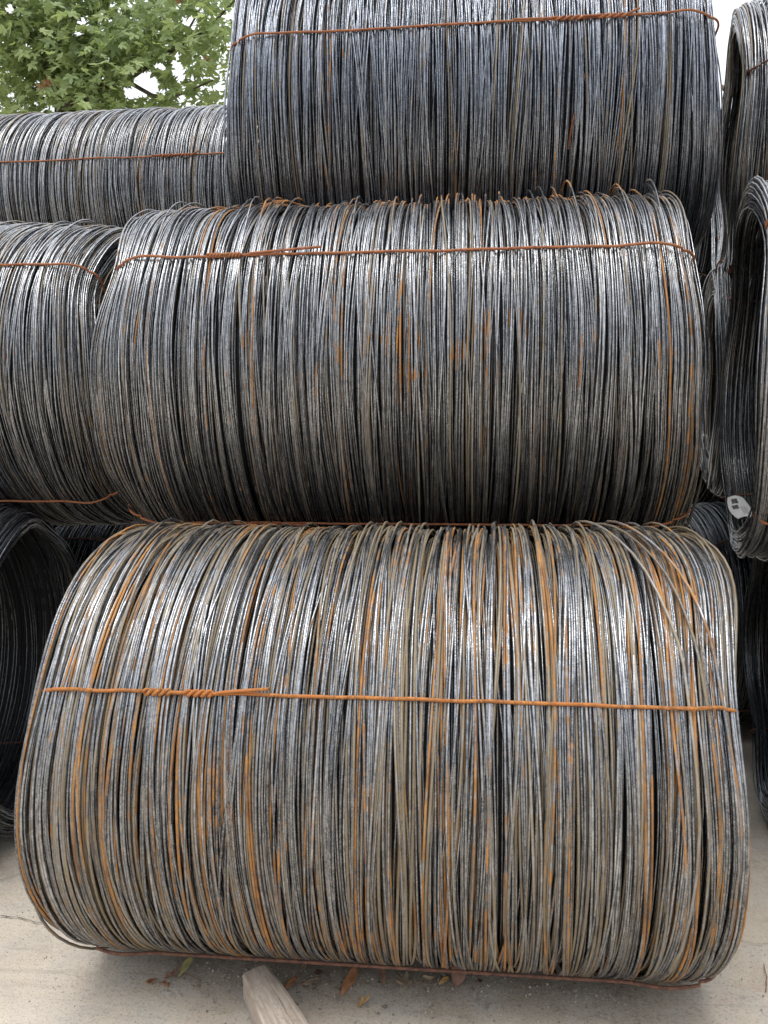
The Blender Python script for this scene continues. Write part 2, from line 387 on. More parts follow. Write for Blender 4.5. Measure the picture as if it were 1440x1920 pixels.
def tie_wire(rng, parent, H, R, thick, deg, mat, rad=.0041, twist=None, sag=0.0, proud=.004, name='tie_wire', bore_gap=.004, pinch=(.02, .02), drop=.063, spread=(0, 0)):
    """a rusty wire lashed lengthwise round the wall of the coil: along the outside, over both ends, back through the bore"""
    a = math.radians(deg); e = np.array([0, -math.cos(a), math.sin(a)]); tg = np.array([0, math.sin(a), math.cos(a)])
    Ro = R + proud; Ri = R - thick - bore_gap; Hx = H + .004; c = .050; sd_ = max(0, -math.sin(math.radians(deg) + .25)); pl, pr = pinch[0] - spread[0]*sd_, pinch[1] - spread[1]*sd_
    pts = []; dq = drop*max(0, ((Hx-c)/H - .84)/.16)**2
    def corner(cx, cr, a0, a1):
        for q in np.linspace(a0, a1, 7): pts.append((cx + c*math.cos(q), cr + c*math.sin(q), 0))
    wob = [rng.normal(0, .0020) for _ in range(30)]
    for i, q in enumerate(np.linspace(-Hx + c, Hx - c, 70)):
        v = np.interp(q, np.linspace(-H, H, 30), wob)
        edge = drop*max(0, (abs(q)/H - .84)/.16)**2
        pts.append((q, Ro - edge + .008*min(1, max(0, (abs(q)/H - .74)/.1)), v + sag*(1 - (q/H)**2)))
    corner(Hx - c, Ro - dq - c, PI/2, 0)
    corner(Hx - c, Ri + c, 0, -PI/2)
    for q in np.linspace(Hx - c, -Hx + c, 14)[1:-1]: pts.append((q, Ri, rng.normal(0, .003)))
    corner(-Hx + c, Ri + c, -PI/2, -PI)
    corner(-Hx + c, Ro - dq - c, PI, PI/2)
    W = lambda p: np.array([p[0] + (pl if p[0] < 0 else -pr)*min(1., abs(p[0])/H)**6, 0, 0]) + e*p[1] + tg*p[2]
    tie = path_tube(name, [W(p) for p in pts], rad, mat, parent, sides=8, closed=True)
    if twist:
        xa, xb, xe, xs = twist          # twisted stretch, far loose end, near loose end
        n = 60; turns = 5.0
        for ph, e0, e1 in ((0, xs, xb), (PI, xa, xe)):
            q = np.linspace(0, 1, n); L = []
            if ph == 0 and xs < xa:
                for s in np.linspace(0, 1, 6)[:-1]: L.append((xs + (xa-xs)*s, Ro + .004, .004*(1-s)))
            for s in q:
                # two tight knots with a straight stretch between them
                ang = ph + 2*PI*turns*(s if s < .4 else (.4 if s < .6 else .4 + (s-.6)))
                rr = rad*1.15
                L.append((xa + (xb-xa)*s, Ro + .002 + rr*math.cos(ang), rr*1.2*math.sin(ang)))
            if ph: # loose end lifts away a little
                for s in np.linspace(0, 1, 9)[1:]: L.append((xb + (xe-xb)*s, Ro + .004 + .010*s, .013*s**.8))
            path_tube('twisted_end', [W(p) for p in L], rad*.92, mat, tie, sides=8)
    return tie

COILS = []
def coil(label, xl, xr, D, z, R, yaw=0., seed=1, n_out=420, rw=.0037, sides=5, thick=.17, bore=0, n_end=170,
         ties=(), mat=None, tiemat=None, loose=True, left_anchor=None, liner_in=.040, **kw):
    rng = np.random.default_rng(seed); H = (xr - xl)/2; mat = mat or M_STEEL
    if left_anchor is not None:                    # the coil's left end sits here
        cx = left_anchor + H*math.cos(yaw); cy = D + H*math.sin(yaw)
    else: cx, cy = (xl + xr)/2, D
    root = empty('wire_coil', (cx, cy, z), yaw)
    tag(root, label, 'wire coil', 'steel wire coils stacked in the yard')
    tdeg = [q['deg'] for q in ties]
    V, F, at = join([windings(rng, n_out, H, R, rw, sides, thick, tdeg, even=bore > 0, **kw)])
    o = obj('outer_turns', mesh_np('outer_turns', V, F, mat, True, at), root); o['kind'] = 'stuff'
    nf = int(2*H/.0092); kf = {k: v for k, v in kw.items() if k not in ('spikes', 'spike_amp', 'patches', 'wander')}
    V, F, at = windings(rng, nf, H - .02, R, rw, 3, thick, tdeg, kind='filler', even=False, wander=.35, **kf)
    o = obj('under_turns', mesh_np('under_turns', V, F, mat, True, at), root); o['kind'] = 'stuff'
    kk = {k: v for k, v in kw.items() if k not in ('spikes', 'spike_amp', 'patches')}
    V, F, at = windings(rng, n_end, H, R - .01, rw, 3, thick if bore else max(thick, .12), tdeg, kind='ends', even=bore > 0, **kk)
    o = obj('end_turns', mesh_np('end_turns', V, F, mat, True, at), root); o['kind'] = 'stuff'
    if bore:
        V, F, at = windings(rng, bore, H*.995, R, rw*.85, 3, thick + .012, tdeg, kind='bore', **kk)
        o = obj('bore_turns', mesh_np('bore_turns', V, F, M_SHADED, True, at), root); o['kind'] = 'stuff'
    obj('inner_liner', core_mesh(H - .12, R - liner_in, thick - liner_in - (.022 if bore else .0)), root)
    for q in ties:
        q = dict(q); tie_wire(rng, root, H, R, thick, q.pop('deg'), q.pop('mat', tiemat or M_TIE_R), pinch=kw.get('pinch_x', (.02, .02)), spread=kw.get('spread', (0, 0)), drop=kw.get('edge_r', .018) + kw.get('edge_t', .045), **q)
    return root

RP = random.Random(19)
T = lambda deg, **k: dict(deg=deg, **k)
c1 = coil('heavily rust streaked coil lying at the bottom front, behind the wood block', -1.02, .65, 2.28, .612, .612, seed=11, 
     n_out=760, rw=.0034, sides=5, dust=.35, rust=.16, edge_r=.006, edge_t=.018, spread=(.0, .055), rise=(0, .04), spikes=.26, spike_amp=.026, rag=.012, n_end=160, wander=1.1, grime=.10, shear=.015, pinch_x=(.018, .02),
     ties=(T(26, mat=M_TIE_O, rad=.0044, twist=(-.55, -.38, -.245, -.56)), T(-54, mat=M_TIE_D, proud=.006, sag=-.004, rad=.0045), T(118), T(205)),  # bottom tie: brown rust, darkened further for the shadow it lies in
     patches=tuple((RP.uniform(-.82, .82), RP.uniform(-50, 75), RP.uniform(.04, .14), RP.uniform(5, 18), RP.uniform(.3, .62)) for _ in range(26)) + ((.74, 40, .10, 50, .30), (-.62, 55, .08, 12, .7)))
c2 = coil('silver grey coil at mid height of the central stack, rusty spiky turns along its crest', -1.15, .725, 2.93, 1.75, .61, seed=23,
     n_out=760, rw=.0031, sides=4, dust=.17, rust=.06, spikes=.24, spike_amp=.042, n_end=160, pinch_x=(.045, .012), grime=.10, spread=(.085, .085), edge_r=.012, edge_t=.04,
     ties=(T(32, mat=M_TIE_R, twist=(-.575, -.467, -.21, -.58)), T(-60, mat=M_TIE_R, proud=.008, twist=(-.50, -.40, -.30, -.56)), T(120), T(212)),
     patches=tuple((RP.uniform(-.5, .85), RP.uniform(-8, 8), RP.uniform(.015, .05), RP.uniform(2, 5), RP.uniform(.7, 1.15)) for _ in range(22)) + ((.35, 76, .55, 13, 1.7), (-.40, 76, .4, 10, 1.15)))
c3 = coil('blue grey coil topping the central stack, cut off by the upper edge of the photo', -.86, .915, 3.45, 2.80, .645, seed=37,
     n_out=600, rw=.0033, sides=4, dust=.12, rust=.02, spikes=.05, spike_amp=.015, n_end=160, wander=1.3, mat=M_BLUE, pinch_x=(.02, .015), sag=.07, spread=(.06, .06),
     ties=(T(15, mat=M_TIE_R, rad=.0039, twist=(.30, .55, .59, .16)), T(-75), T(105), T(200)))
l1 = coil('dark coil on the ground at the left edge, open end facing the rusty coil', -3.2, -1.62, 2.68, .64, .635, yaw=math.radians(10), seed=41,
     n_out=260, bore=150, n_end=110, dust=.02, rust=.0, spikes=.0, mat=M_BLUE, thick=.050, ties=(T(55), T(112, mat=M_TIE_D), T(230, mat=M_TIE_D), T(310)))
l2 = coil('grey brown coil at the left edge with a rusty tie near its crest', -3.1, -1.33, 3.1, 1.78, .62, yaw=math.radians(9), seed=53,
     n_out=640, rw=.0033, sides=4, dust=.22, rust=.05, spikes=.25, spike_amp=.032, n_end=160, wander=1.4, shear=.09, pinch_x=(.02, .05), spread=(.05, .05),
     ties=(T(35, mat=M_TIE_R), T(-53, mat=M_TIE_R, proud=.010), T(125), T(215)),
     patches=((-.2, 90, .7, 18, .25), (.5, 5, .15, 20, .22)))
l3 = coil('pale silver coil at the top left, lying below the green tree', -3.4, -.85, 4.78, 2.97, .60, seed=67,
     n_out=520, rw=.0036, sides=4, dust=.14, rust=.02, spikes=.12, spike_amp=.025, n_end=60, wander=1.2, shear=.05,
     ties=(T(13, mat=M_TIE_R, twist=(.50, .68, .72, .45)), T(-77), T(103), T(193)), patches=((-.5, 92, 1.2, 14, .32),))
YR = math.radians(-12)
r2 = coil('open ended coil at the right edge with a white paper label in its bore', 0, 1.6, 2.70, 1.715, .615, yaw=math.radians(-13), left_anchor=.935, seed=71,
     n_out=320, bore=150, n_end=130, dust=.12, rust=.01, spikes=.08, spike_amp=.02, thick=.075, wander=.8, edge_r=.005, edge_t=.012, rag=.006,
     ties=(T(40, mat=M_TIE_R), T(143, mat=M_TIE_D), T(-50), T(230)))
r3 = coil('pale open ended coil at the top right corner of the photo against the sky', 0, 1.6, 3.70, 2.80, .60, yaw=YR, left_anchor=1.20, seed=83,
     n_out=300, bore=120, n_end=130, dust=.22, rust=.01, spikes=.12, spike_amp=.05, thick=.075, wander=1.1,
     ties=(T(13, mat=M_TIE_D), T(125, mat=M_TIE_D), T(-75), T(205)))
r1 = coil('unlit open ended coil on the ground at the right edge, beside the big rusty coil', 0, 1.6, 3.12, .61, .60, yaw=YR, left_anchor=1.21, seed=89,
     n_out=200, bore=120, n_end=80, dust=.02, rust=.0, spikes=.02, thick=.10, mat=M_SHADED, ties=(T(45, mat=M_TIE_D), T(135, mat=M_TIE_D), T(225, mat=M_TIE_D), T(315, mat=M_TIE_D)))
r2b = coil('coil glimpsed in the narrow gap between the central and right hand stacks', 0, 1.5, 4.02, 1.84, .60, yaw=YR, left_anchor=1.25, seed=97,
     n_out=200, bore=0, n_end=80, dust=.22, rust=.0, spikes=.05, thick=.17, ties=(T(80, mat=M_TIE_R), T(170), T(-10), T(260)))

# the second row behind, hardly seen between the others: copies of the plain, shade-coloured coil, sharing its meshes
def copy_tree(o, parent=None):
    c = o.copy(); COL.objects.link(c)
    if parent: c.parent = parent; c.matrix_parent_inverse = o.matrix_parent_inverse.copy()
    for ch in list(o.children): copy_tree(ch, c)
    return c
BACK = ((-.10, 3.54, .62, 0, 'shadowed coil on the ground directly behind the big rusty one'),
        (-.15, 4.20, 1.75, 0, 'shadowed coil behind the middle one of the central stack'),
        (-.10, 4.80, .62, 0, 'shadowed coil on the ground in the third row of the central stack'),
        (-2.45, 4.08, .62, 0, 'shadowed coil on the ground behind the left hand stack'),
        (-2.40, 4.44, 1.77, 0, 'shadowed coil under the pale coil at the top left'),
        (2.05, 4.38, .61, 0, 'shadowed coil on the ground behind the right hand stack'),
        (2.00, 5.62, .61, 0, 'shadowed coil on the ground in the third row of the right stack'),
        (1.98, 5.10, 1.75, 0, 'shadowed coil at mid height in the third row of the right stack'),
        (2.10, 4.90, 2.88, 0, 'shadowed coil behind the topmost one of the right hand stack'))
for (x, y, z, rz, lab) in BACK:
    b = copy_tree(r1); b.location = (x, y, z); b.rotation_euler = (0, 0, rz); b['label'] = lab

# loose ends that stick out of the coils
def loose(root, pts, rad, mat, label=None, rust=.3, dust=.6):
    P = np.array(pts, float); q = np.linspace(0, len(P)-1, 24)
    # Catmull-Rom through the points
    out = []
    for s in q:
        i = min(int(s), len(P)-2); f = s-i
        p0, p1, p2, p3 = P[max(i-1, 0)], P[i], P[i+1], P[min(i+2, len(P)-1)]
        out.append(.5*((2*p1)+(-p0+p2)*f+(2*p0-5*p1+4*p2-p3)*f*f+(-p0+3*p1-3*p2+p3)*f**3))
    o = path_tube('loose_wire_end', out, rad, mat, root)
    if mat.name.startswith('wire_steel'):
        n = len(o.data.vertices)
        for an, av in (('wire', .13 + 7*P[0][0] % 1), ('rust', rust), ('dust', dust)):
            o.data.attributes.new(an, 'FLOAT', 'POINT').data.foreach_set('value', [av]*n)
        o.data.attributes.new('run', 'FLOAT', 'POINT').data.foreach_set('value', [(i//8)*.04 for i in range(n)])
    if label: o['label'] = label
    return o
def cyl(x, deg, r): a = math.radians(deg); return (x, -r*math.cos(a), r*math.sin(a))
loose(c3, [cyl(.365, -24, .612), cyl(.372, -17, .626), cyl(.39, -9, .632), cyl(.41, -2, .634)], .0038, M_TIE_R, 'loose brown wire end crossing the other turns')
loose(c2, [cyl(-.46, 62, .612), cyl(-.44, 75, .630), cyl(-.40, 88, .648), cyl(-.34, 97, .636), cyl(-.31, 108, .605)], .0037, M_TIE_O, 'rusty turn arching above the crest')
loose(c1, [cyl(.63, 102, .60), cyl(.625, 92, .640), cyl(.67, 78, .642), cyl(.73, 62, .630), cyl(.765, 45, .622), cyl(.775, 27, .610), cyl(.80, 0, .606), cyl(.80, -30, .606), cyl(.77, -60, .600)], .0037, M_STEEL, 'rusty turn sprung loose at the right shoulder', .55, .5)
loose(c1, [cyl(.54, 104, .60), cyl(.545, 94, .638), cyl(.59, 80, .640), cyl(.65, 62, .630), cyl(.69, 42, .626), cyl(.70, 27, .616), cyl(.71, 0, .616), cyl(.70, -30, .616), cyl(.69, -60, .610)], .0036, M_STEEL, 'tan turn sprung loose at the right shoulder')
loose(c1, [cyl(.60, 103, .60), cyl(.595, 95, .632), cyl(.64, 79, .636), cyl(.70, 61, .626), cyl(.73, 43, .620), cyl(.74, 27, .610), cyl(.76, -2, .610), cyl(.75, -30, .610), cyl(.73, -62, .606)], .0036, M_STEEL, 'tan turn sprung loose at the right shoulder')
loose(c1, [cyl(-.80, 10, .575), cyl(-.835, -12, .590), cyl(-.85, -35, .604), cyl(-.815, -58, .618), cyl(-.72, -78, .618), cyl(-.62, -92, .612)], .0038, M_STEEL, 'turn sprung out below the left end')

# white paper label wrapped round turns low in the bore of the right coil
def label_piece(name, u0, u1, v0, v1, off, mat, parent, nu=10, nv=6):
    """a rectangle (u along the turns, v across) on the curled paper, which lies on the bore of the coil"""
    Hh, Rr = .8, .615 - .075 - .040; V = []
    for j in range(nv+1):
        for i in range(nu+1):
            u = u0 + (u1-u0)*i/nu; v = v0 + (v1-v0)*j/nv
            wdt = (1 - .30*(2*u-1)**2)                               # the visible part tapers to both ends
            x = -Hh - .004 + .075*(.5 + (v-.5)*wdt) + .02*u; a = math.radians(237 + 20*u)
            rr_ = Rr - off - .010*math.sin(PI*v)
            V.append((x, -rr_*math.cos(a), rr_*math.sin(a)))
    n = len(V); c = np.array(V); er = c*[0, 1, 1]; er /= np.linalg.norm(er, axis=1, keepdims=True)
    V += [tuple(p) for p in (c + er*.0005)]
    F = [(j*(nu+1)+i, j*(nu+1)+i+1, (j+1)*(nu+1)+i+1, (j+1)*(nu+1)+i) for j in range(nv) for i in range(nu)]
    F += [tuple(k+n for k in reversed(q)) for q in F]
    me = bpy.data.meshes.new(name); me.from_pydata(V, [], F); me.materials.append(mat); return obj(name, me, parent)
lab = label_piece('paper_label', 0, 1, 0, 1, 0, M_PAPER, r2); lab['label'] = 'white printed paper label curled round turns in the bore'
for k in range(9): label_piece('printed_bar', .12+.022*k, .12+.022*k+(.013 if k % 3 else .008), .2, .5, .001, M_INK, lab, 1, 3)
for k in range(9): label_piece('printed_bar', .38+.02*k, .38+.02*k+(.012 if k % 2 else .007), .15, .42, .001, M_INK, lab, 1, 3)
for k in range(4): label_piece('printed_line', .45, .85 - .06*(k % 2), .50+.08*k, .515+.08*k, .001, M_INK, lab, 8, 1)

# ------------------------------------------------------------------ ground
n = 70; gx = np.concatenate([np.linspace(-60, -3, 12), np.linspace(-2.8, 2.8, n), np.linspace(3, 60, 12)])
gy = np.concatenate([np.linspace(-40, .8, 10), np.linspace(.9, 4, n), np.linspace(4.3, 90, 14)])
X, Y = np.meshgrid(gx, gy); rg = np.random.default_rng(5)
Z = .0025*np.sin(X*5.1+1)*np.sin(Y*4.3) + .0015*np.sin(X*13+Y*9) - .003
V = np.stack([X, Y, Z], -1).reshape(-1, 3); ny, nx = X.shape
idx = np.arange(nx*ny).reshape(ny, nx)
F = np.stack([idx[:-1, :-1], idx[:-1, 1:], idx[1:, 1:], idx[1:, :-1]], -1).reshape(-1, 4)
tag(obj('ground', mesh_np('ground', V, F, M_GROUND)), kind='structure')
def px_ground(px, py, z=0.):
    """where the sight line through a photo pixel (1440x1920) meets the ground"""
    v = Vector(((px-720)/1441, -(py-960)/1441, -1)); d = cam.rotation_euler.to_matrix() @ v
    k = (z - EYE)/d.z; return Vector((d.x*k, d.y*k, z))
def crack(pix, width, seed):
    rr = random.Random(seed); P = [px_ground(*p) for p in pix]; pts = []
    for a, b in zip(P, P[1:]):
        k = max(3, int((b-a).length/.025))
        for i in range(k): q = a.lerp(b, i/k); pts.append((q.x + rr.gauss(0, .0028), q.y + rr.gauss(0, .0028)))
    pts.append((P[-1].x, P[-1].y)); V = []; 
    for i, (x, y) in enumerate(pts):
        x2, y2 = pts[min(i+1, len(pts)-1)]; x1, y1 = pts[max(i-1, 0)]
        dx, dy = x2-x1, y2-y1; L = math.hypot(dx, dy)+1e-9; wd = width*rr.uniform(.3, 1)*.5
        V += [(x-dy/L*wd, y+dx/L*wd, .0045), (x+dy/L*wd, y-dx/L*wd, .0045)]
    F = [(2*i, 2*i+1, 2*i+3, 2*i+2) for i in range(len(pts)-1)]
    me = bpy.data.meshes.new('crack'); me.from_pydata(V, [], F); me.materials.append(M_CRACK)
    tag(obj('ground_crack', me), kind='structure')
crack([(-60, 1662), (0, 1652), (60, 1634), (120, 1622)], .004, 1)
crack([(1330, 1752), (1372, 1757), (1400, 1768), (1450, 1772), (1500, 1790)], .002, 2)
crack([(0, 1720), (28, 1722), (50, 1726), (78, 1732)], .005, 3)
# grit on the concrete
rg = np.random.default_rng(8)
Vs, Fs, tn = [], [], []; off = 0
octv = np.array([(1, 0, 0), (-1, 0, 0), (0, 1, 0), (0, -1, 0), (0, 0, 1), (0, 0, -1)], float)
octf = np.array([(0, 2, 4), (2, 1, 4), (1, 3, 4), (3, 0, 4), (2, 0, 5), (1, 2, 5), (3, 1, 5), (0, 3, 5)])
for i in range(5200):
    if i < 2600: p = (rg.uniform(-1.4, 1.3), rg.uniform(1.5, 2.3)); s = abs(rg.normal(0, .0011)) + .0006
    elif i < 4300: p = (rg.uniform(-.8, .5), rg.normal(2.0, .07)); s = abs(rg.normal(0, .0018)) + .0008
    else: p = (rg.uniform(-2.2, 2.4), rg.uniform(1.4, 3.2)); s = abs(rg.normal(0, .0014)) + .0007
    q = octv*rg.uniform(.5, 1.2, (6, 3))*s + [p[0], p[1], s*.4 - .001]
    Vs.append(q); Fs.append(octf + off); off += 6; tn += [rg.uniform(0, 1)**1.3]*6
tag(obj('grit', mesh_np('grit', np.concatenate(Vs), np.concatenate(Fs), M_GRIT, False, dict(tone=np.array(tn)))), 'loose grit and scale flakes scattered over the concrete', 'grit', kind='stuff')

# ------------------------------------------------------------------ wood block
A = px_ground(478, 1862); Bp = px_ground(585, 2060)
ax = (Bp - A); ang = math.atan2(ax.y, ax.x) + PI/2
wb = empty('wood_block', A, ang); tag(wb, 'weathered grey offcut of squared timber on the concrete in front of the rusty coil', 'wood block')
rr = random.Random(4); Ls = [0, .04, .09, .15, .21, .28, .36]
V = []; F = []
for i, y in enumerate(Ls):
    w_ = .034 + .012*min(1, y/.16) + rr.gauss(0, .001); h_ = .070 + rr.gauss(0, .0012) + .004*min(1, y/.1)
    ch = .003
    sec = [(-w_, .002), (-w_-.002, h_-ch), (-w_+ch, h_), (w_*.1, h_+.001), (w_-ch*2.2, h_-.002), (w_+.004, h_-ch*2.6), (w_+.010, .002)]
    V += [(x + rr.gauss(0, .0006), -y + .008*(x/.05 if i == 0 else 0), z) for x, z in sec]
m7 = 7
for i in range(len(Ls)-1):
    for k in range(m7): a = i*m7+k; b = i*m7+(k+1) % m7; F.append((a, b, b+m7, a+m7))
F.append(tuple(range(m7))[::-1]); F.append(tuple(range((len(Ls)-1)*m7, len(Ls)*m7)))
me = bpy.data.meshes.new('block'); me.from_pydata(V, [], F); me.materials.append(M_WOOD)
ob = obj('timber', me, wb)
bv = ob.modifiers.new('bevel', 'BEVEL'); bv.width = .002; bv.segments = 2
def split(pts, wd):
    V = []
    for i, (x, y) in enumerate(pts): V += [(x-wd*(.3+rr.random()), y, h_+.0012), (x+wd*(.3+rr.random()), y, h_+.0012)]
    F = [(2*i, 2*i+1, 2*i+3, 2*i+2) for i in range(len(pts)-1)]
    me = bpy.data.meshes.new('split'); me.from_pydata(V, [], F); me.materials.append(M_CRACK); obj('split', me, wb)
split([(.012, -.05), (.010, -.09), (.014, -.14), (.012, -.2), (.016, -.3)], .0007)

# ------------------------------------------------------------------ fallen leaves and bits
def leaf_outline(kind, rr):
    if kind == 'lobed':
        tips = [(-92, .52), (-45, .86), (0, 1.0), (45, .86), (92, .52)]; P = [(.0, -.32)]
        P = []
        for i, (a, r) in enumerate(tips):
            r *= rr.uniform(.9, 1.1); a += rr.gauss(0, 4)
            for da, f in ((-13, .68), (0, 1.0), (13, .68)):
                P.append((r*f*math.sin(math.radians(a+da)), r*f*math.cos(math.radians(a+da))))
            if i < 4:
                b = (a + tips[i+1][0])/2; P.append((.40*math.sin(math.radians(b)), .40*math.cos(math.radians(b))))
        P += [(.22, -.22), (.0, -.12), (-.22, -.22)]
        return P
    n = 16; return [((.42+rr.gauss(0, .03))*math.sin(2*PI*i/n)*(1-.25*math.cos(2*PI*i/n)), -math.cos(2*PI*i/n)*.8 + rr.gauss(0, .03)) for i in range(n)]
def fallen(px, py, size, mat, label, kind='oval', curl=.3, tilt=(0, 0), squash=1., seed=0, z=0.006):
    rr = random.Random(seed); O = leaf_outline(kind, rr); p = px_ground(px, py)
    V = []; n = len(O)
    ph = rr.uniform(0, 6)
    def Zc(x, y): return curl*size*(.55*x*x*1.2 + .25*max(0, y)**2 + .10*math.sin(5*x+ph)*math.cos(4*y+ph)) + size*.02*math.sin(17*x+11*y+ph)
    rings = [(0, .0), (1, .35), (2, .7), (3, 1.0)]
    V.append((0, 0, Zc(0, 0)))
    for _, s in rings[1:]:
        for (x, y) in O: V.append((x*s*size*squash, y*s*size, Zc(x*s, y*s)))
    F = [(0, 1+i, 1+(i+1) % n) for i in range(n)]
    for k in range(2):
        for i in range(n): a = 1+k*n+i; b = 1+k*n+(i+1) % n; F.append((a, a+n, b+n, b))
    me = bpy.data.meshes.new('fallen_leaf'); me.from_pydata(V, [], F); me.materials.append(M_LIT[mat])
    me.polygons.foreach_set('use_smooth', [True]*len(me.polygons))
    o = obj('fallen_leaf', me); o.location = (p.x, p.y, z); o.rotation_euler = (tilt[0], tilt[1], rr.uniform(0, 6.28) if seed else 0)
    so = o.modifiers.new('thickness', 'SOLIDIFY'); so.thickness = .0006
    mn = min((o.rotation_euler.to_matrix() @ Vector(v)).z for v in V); o.location.z = .003 - mn
    tag(o, label, 'fallen leaf', 'fallen leaves at the foot of the rusty coil'); return o
fallen(676, 1890, 0.0350, 'yellow', 'bright yellow curled leaf lying alone on the concrete right of the block', 'lobed', 1.1, (.25, -.3), .9, 3)
fallen(655, 1844, 0.0675, 'orange', 'long orange brown leaf lying under the coil edge right of the block', 'oval', .5, (.1, .5), .45, 5)
fallen(562, 1828, 0.0513, 'tan', 'large grey tan leaf standing on edge just right of the wood block', 'lobed', .6, (.8, .2), .9, 6)
fallen(597, 1830, 0.0297, 'brown', 'small reddish brown leaf beside the standing tan leaf', 'oval', .6, (.3, .1), .8, 8)
fallen(583, 1844, 0.0378, 'tan', 'flat grey leaf lying just below the small reddish one', 'oval', .3, (.1, .1), .7, 9)
fallen(545, 1848, 0.0297, 'orange', 'rusty leaf scrap tucked against the right side of the block', 'oval', .4, (.2, .1), .7, 10)
fallen(762, 1848, 0.0540, 'tan', 'broad wrinkled tan leaf in the middle of the leaf row', 'lobed', .5, (.25, .1), .9, 12)
fallen(806, 1846, 0.0405, 'tan', 'folded pale tan leaf overlapping the wrinkled one on its right', 'oval', .9, (.5, .4), .7, 13)
fallen(832, 1842, 0.0243, 'yellow', 'tiny ochre leaf between the folded tan leaf and the round brown one', 'oval', .4, (.1, .2), .7, 14)
fallen(858, 1844, 0.0351, 'brown', 'round greyish brown leaf standing at the right end of the leaf row', 'oval', .3, (.9, .1), 1.3, 15)
fallen(718, 1838, 0.0324, 'brown', 'dark curled leaf between the orange and the wrinkled tan leaves', 'oval', .9, (.4, .1), .6, 16)
fallen(286, 1840, 0.0351, 'orange', 'small orange leaf furthest left in front of the coil', 'lobed', .6, (.2, .1), .8, 17)
fallen(320, 1836, 0.0540, 'brown', 'crumpled brown leaf between the small orange and the olive ones', 'lobed', .8, (.7, .1), .8, 18)
fallen(348, 1822, 0.0405, 'green', 'yellowish olive leaf under the coil left of the block', 'oval', .5, (.4, .2), .6, 19)
fallen(311, 1848, 0.0175, 'orange', 'tiny orange leaf scrap in front of the crumpled brown leaf', 'oval', .5, (.1, .1), .7, 20)
fallen(900, 1844, 0.0189, 'brown', 'tiny dark leaf scrap right of the round greyish brown leaf', 'oval', .7, (.3, .1), .7, 21)
rg = np.random.default_rng(44); Vs, Fs, tn = [], [], []; off = 0
for i in range(150):
    q = px_ground(rg.uniform(240, 1330), 1838 + abs(rg.normal(0, 10)) + 6) if i < 110 else px_ground(rg.uniform(520, 900), rg.uniform(1836, 1856))
    k = 6; a = np.sort(rg.uniform(0, 6.28, k)); sz = rg.uniform(.003, .011); cz = rg.uniform(.3, 1.2)
    P = np.stack([np.cos(a)*rg.uniform(.5, 1, k), np.sin(a)*rg.uniform(.3, .8, k), cz*rg.uniform(0, .5, k)], -1)*sz
    P = np.concatenate([[[0, 0, 0]], P]) + [q.x, q.y, .003]
    Vs.append(P); Fs.append(np.array([(0, 1+j, 1+(j+1) % k) for j in range(k)]) + off); off += k+1; tn += [rg.uniform(0, 1)]*(k+1)
t = NT('litter_crumbs'); t.bsdf(t.ramp(t.attr('tone'), 0, 1, (.11, .075, .05, 1), (.36, .27, .18, 1)), .85)
tag(obj('leaf_litter', mesh_np('leaf_litter', np.concatenate(Vs), np.concatenate(Fs), t.m, False, dict(tone=np.array(tn)))), 'dry leaf crumbs strewn along the foot of the rusty coil', 'leaf litter', kind='stuff')
def blob(name, px, py, s, mat, label, cat, seed):
    rr = random.Random(seed); p = px_ground(px, py)
    V = []; F = []
    nu, nv = 8, 5
    for j in range(nv+1):
        for i in range(nu):
            a = 2*PI*i/nu; b = PI*j/nv - PI/2; k = 1 + rr.gauss(0, .12)
            V.append((s*k*math.cos(a)*math.cos(b), s*k*.8*math.sin(a)*math.cos(b), s*.6*math.sin(b)))
    for j in range(nv):
        for i in range(nu): a = j*nu+i; b = j*nu+(i+1) % nu; F.append((a, b, b+nu, a+nu))
    me = bpy.data.meshes.new(name); me.from_pydata(V, [], F); me.materials.append(mat)
    o = obj(name, me, loc=(p.x, p.y, s*.5)); tag(o, label, cat); return o
blob('pebble', 722, 1889, .0065, M_CRACK, 'black pebble on the concrete right of the yellow leaf', 'pebble', 2)
blob('pebble', 1208, 1808 + 12, .004, M_CRACK, 'small dark stone in the dirt below the right half of the rusty coil', 'pebble', 5)
def twig(pix, rad, label, seed):
    rr = random.Random(seed); P = [px_ground(*q) for q in pix]; pts = [(p.x, p.y, rad + .0015 + .003*rr.random()) for p in P]
    q = []
    for a, b in zip(pts, pts[1:]):
        for s in np.linspace(0, 1, 5)[:-1]: q.append(tuple(a[k]+(b[k]-a[k])*s + rr.gauss(0, .0004) for k in range(3)))
    q.append(pts[-1]); m = path_tube('twig', q, rad, M_LIT['brown'], None, 6); tag(m, label, 'twig')
twig([(335, 1824), (355, 1832), (378, 1842)], .0011, 'thin twig lying right of the olive leaf', 1)
twig([(1432, 1812), (1437, 1835), (1436, 1862)], .0014, 'short dark twig on the concrete at the right edge', 2)
twig([(1205, 1835), (1235, 1843), (1262, 1838)], .0009, 'bent stalk in the dirt below the right half of the rusty coil', 3)

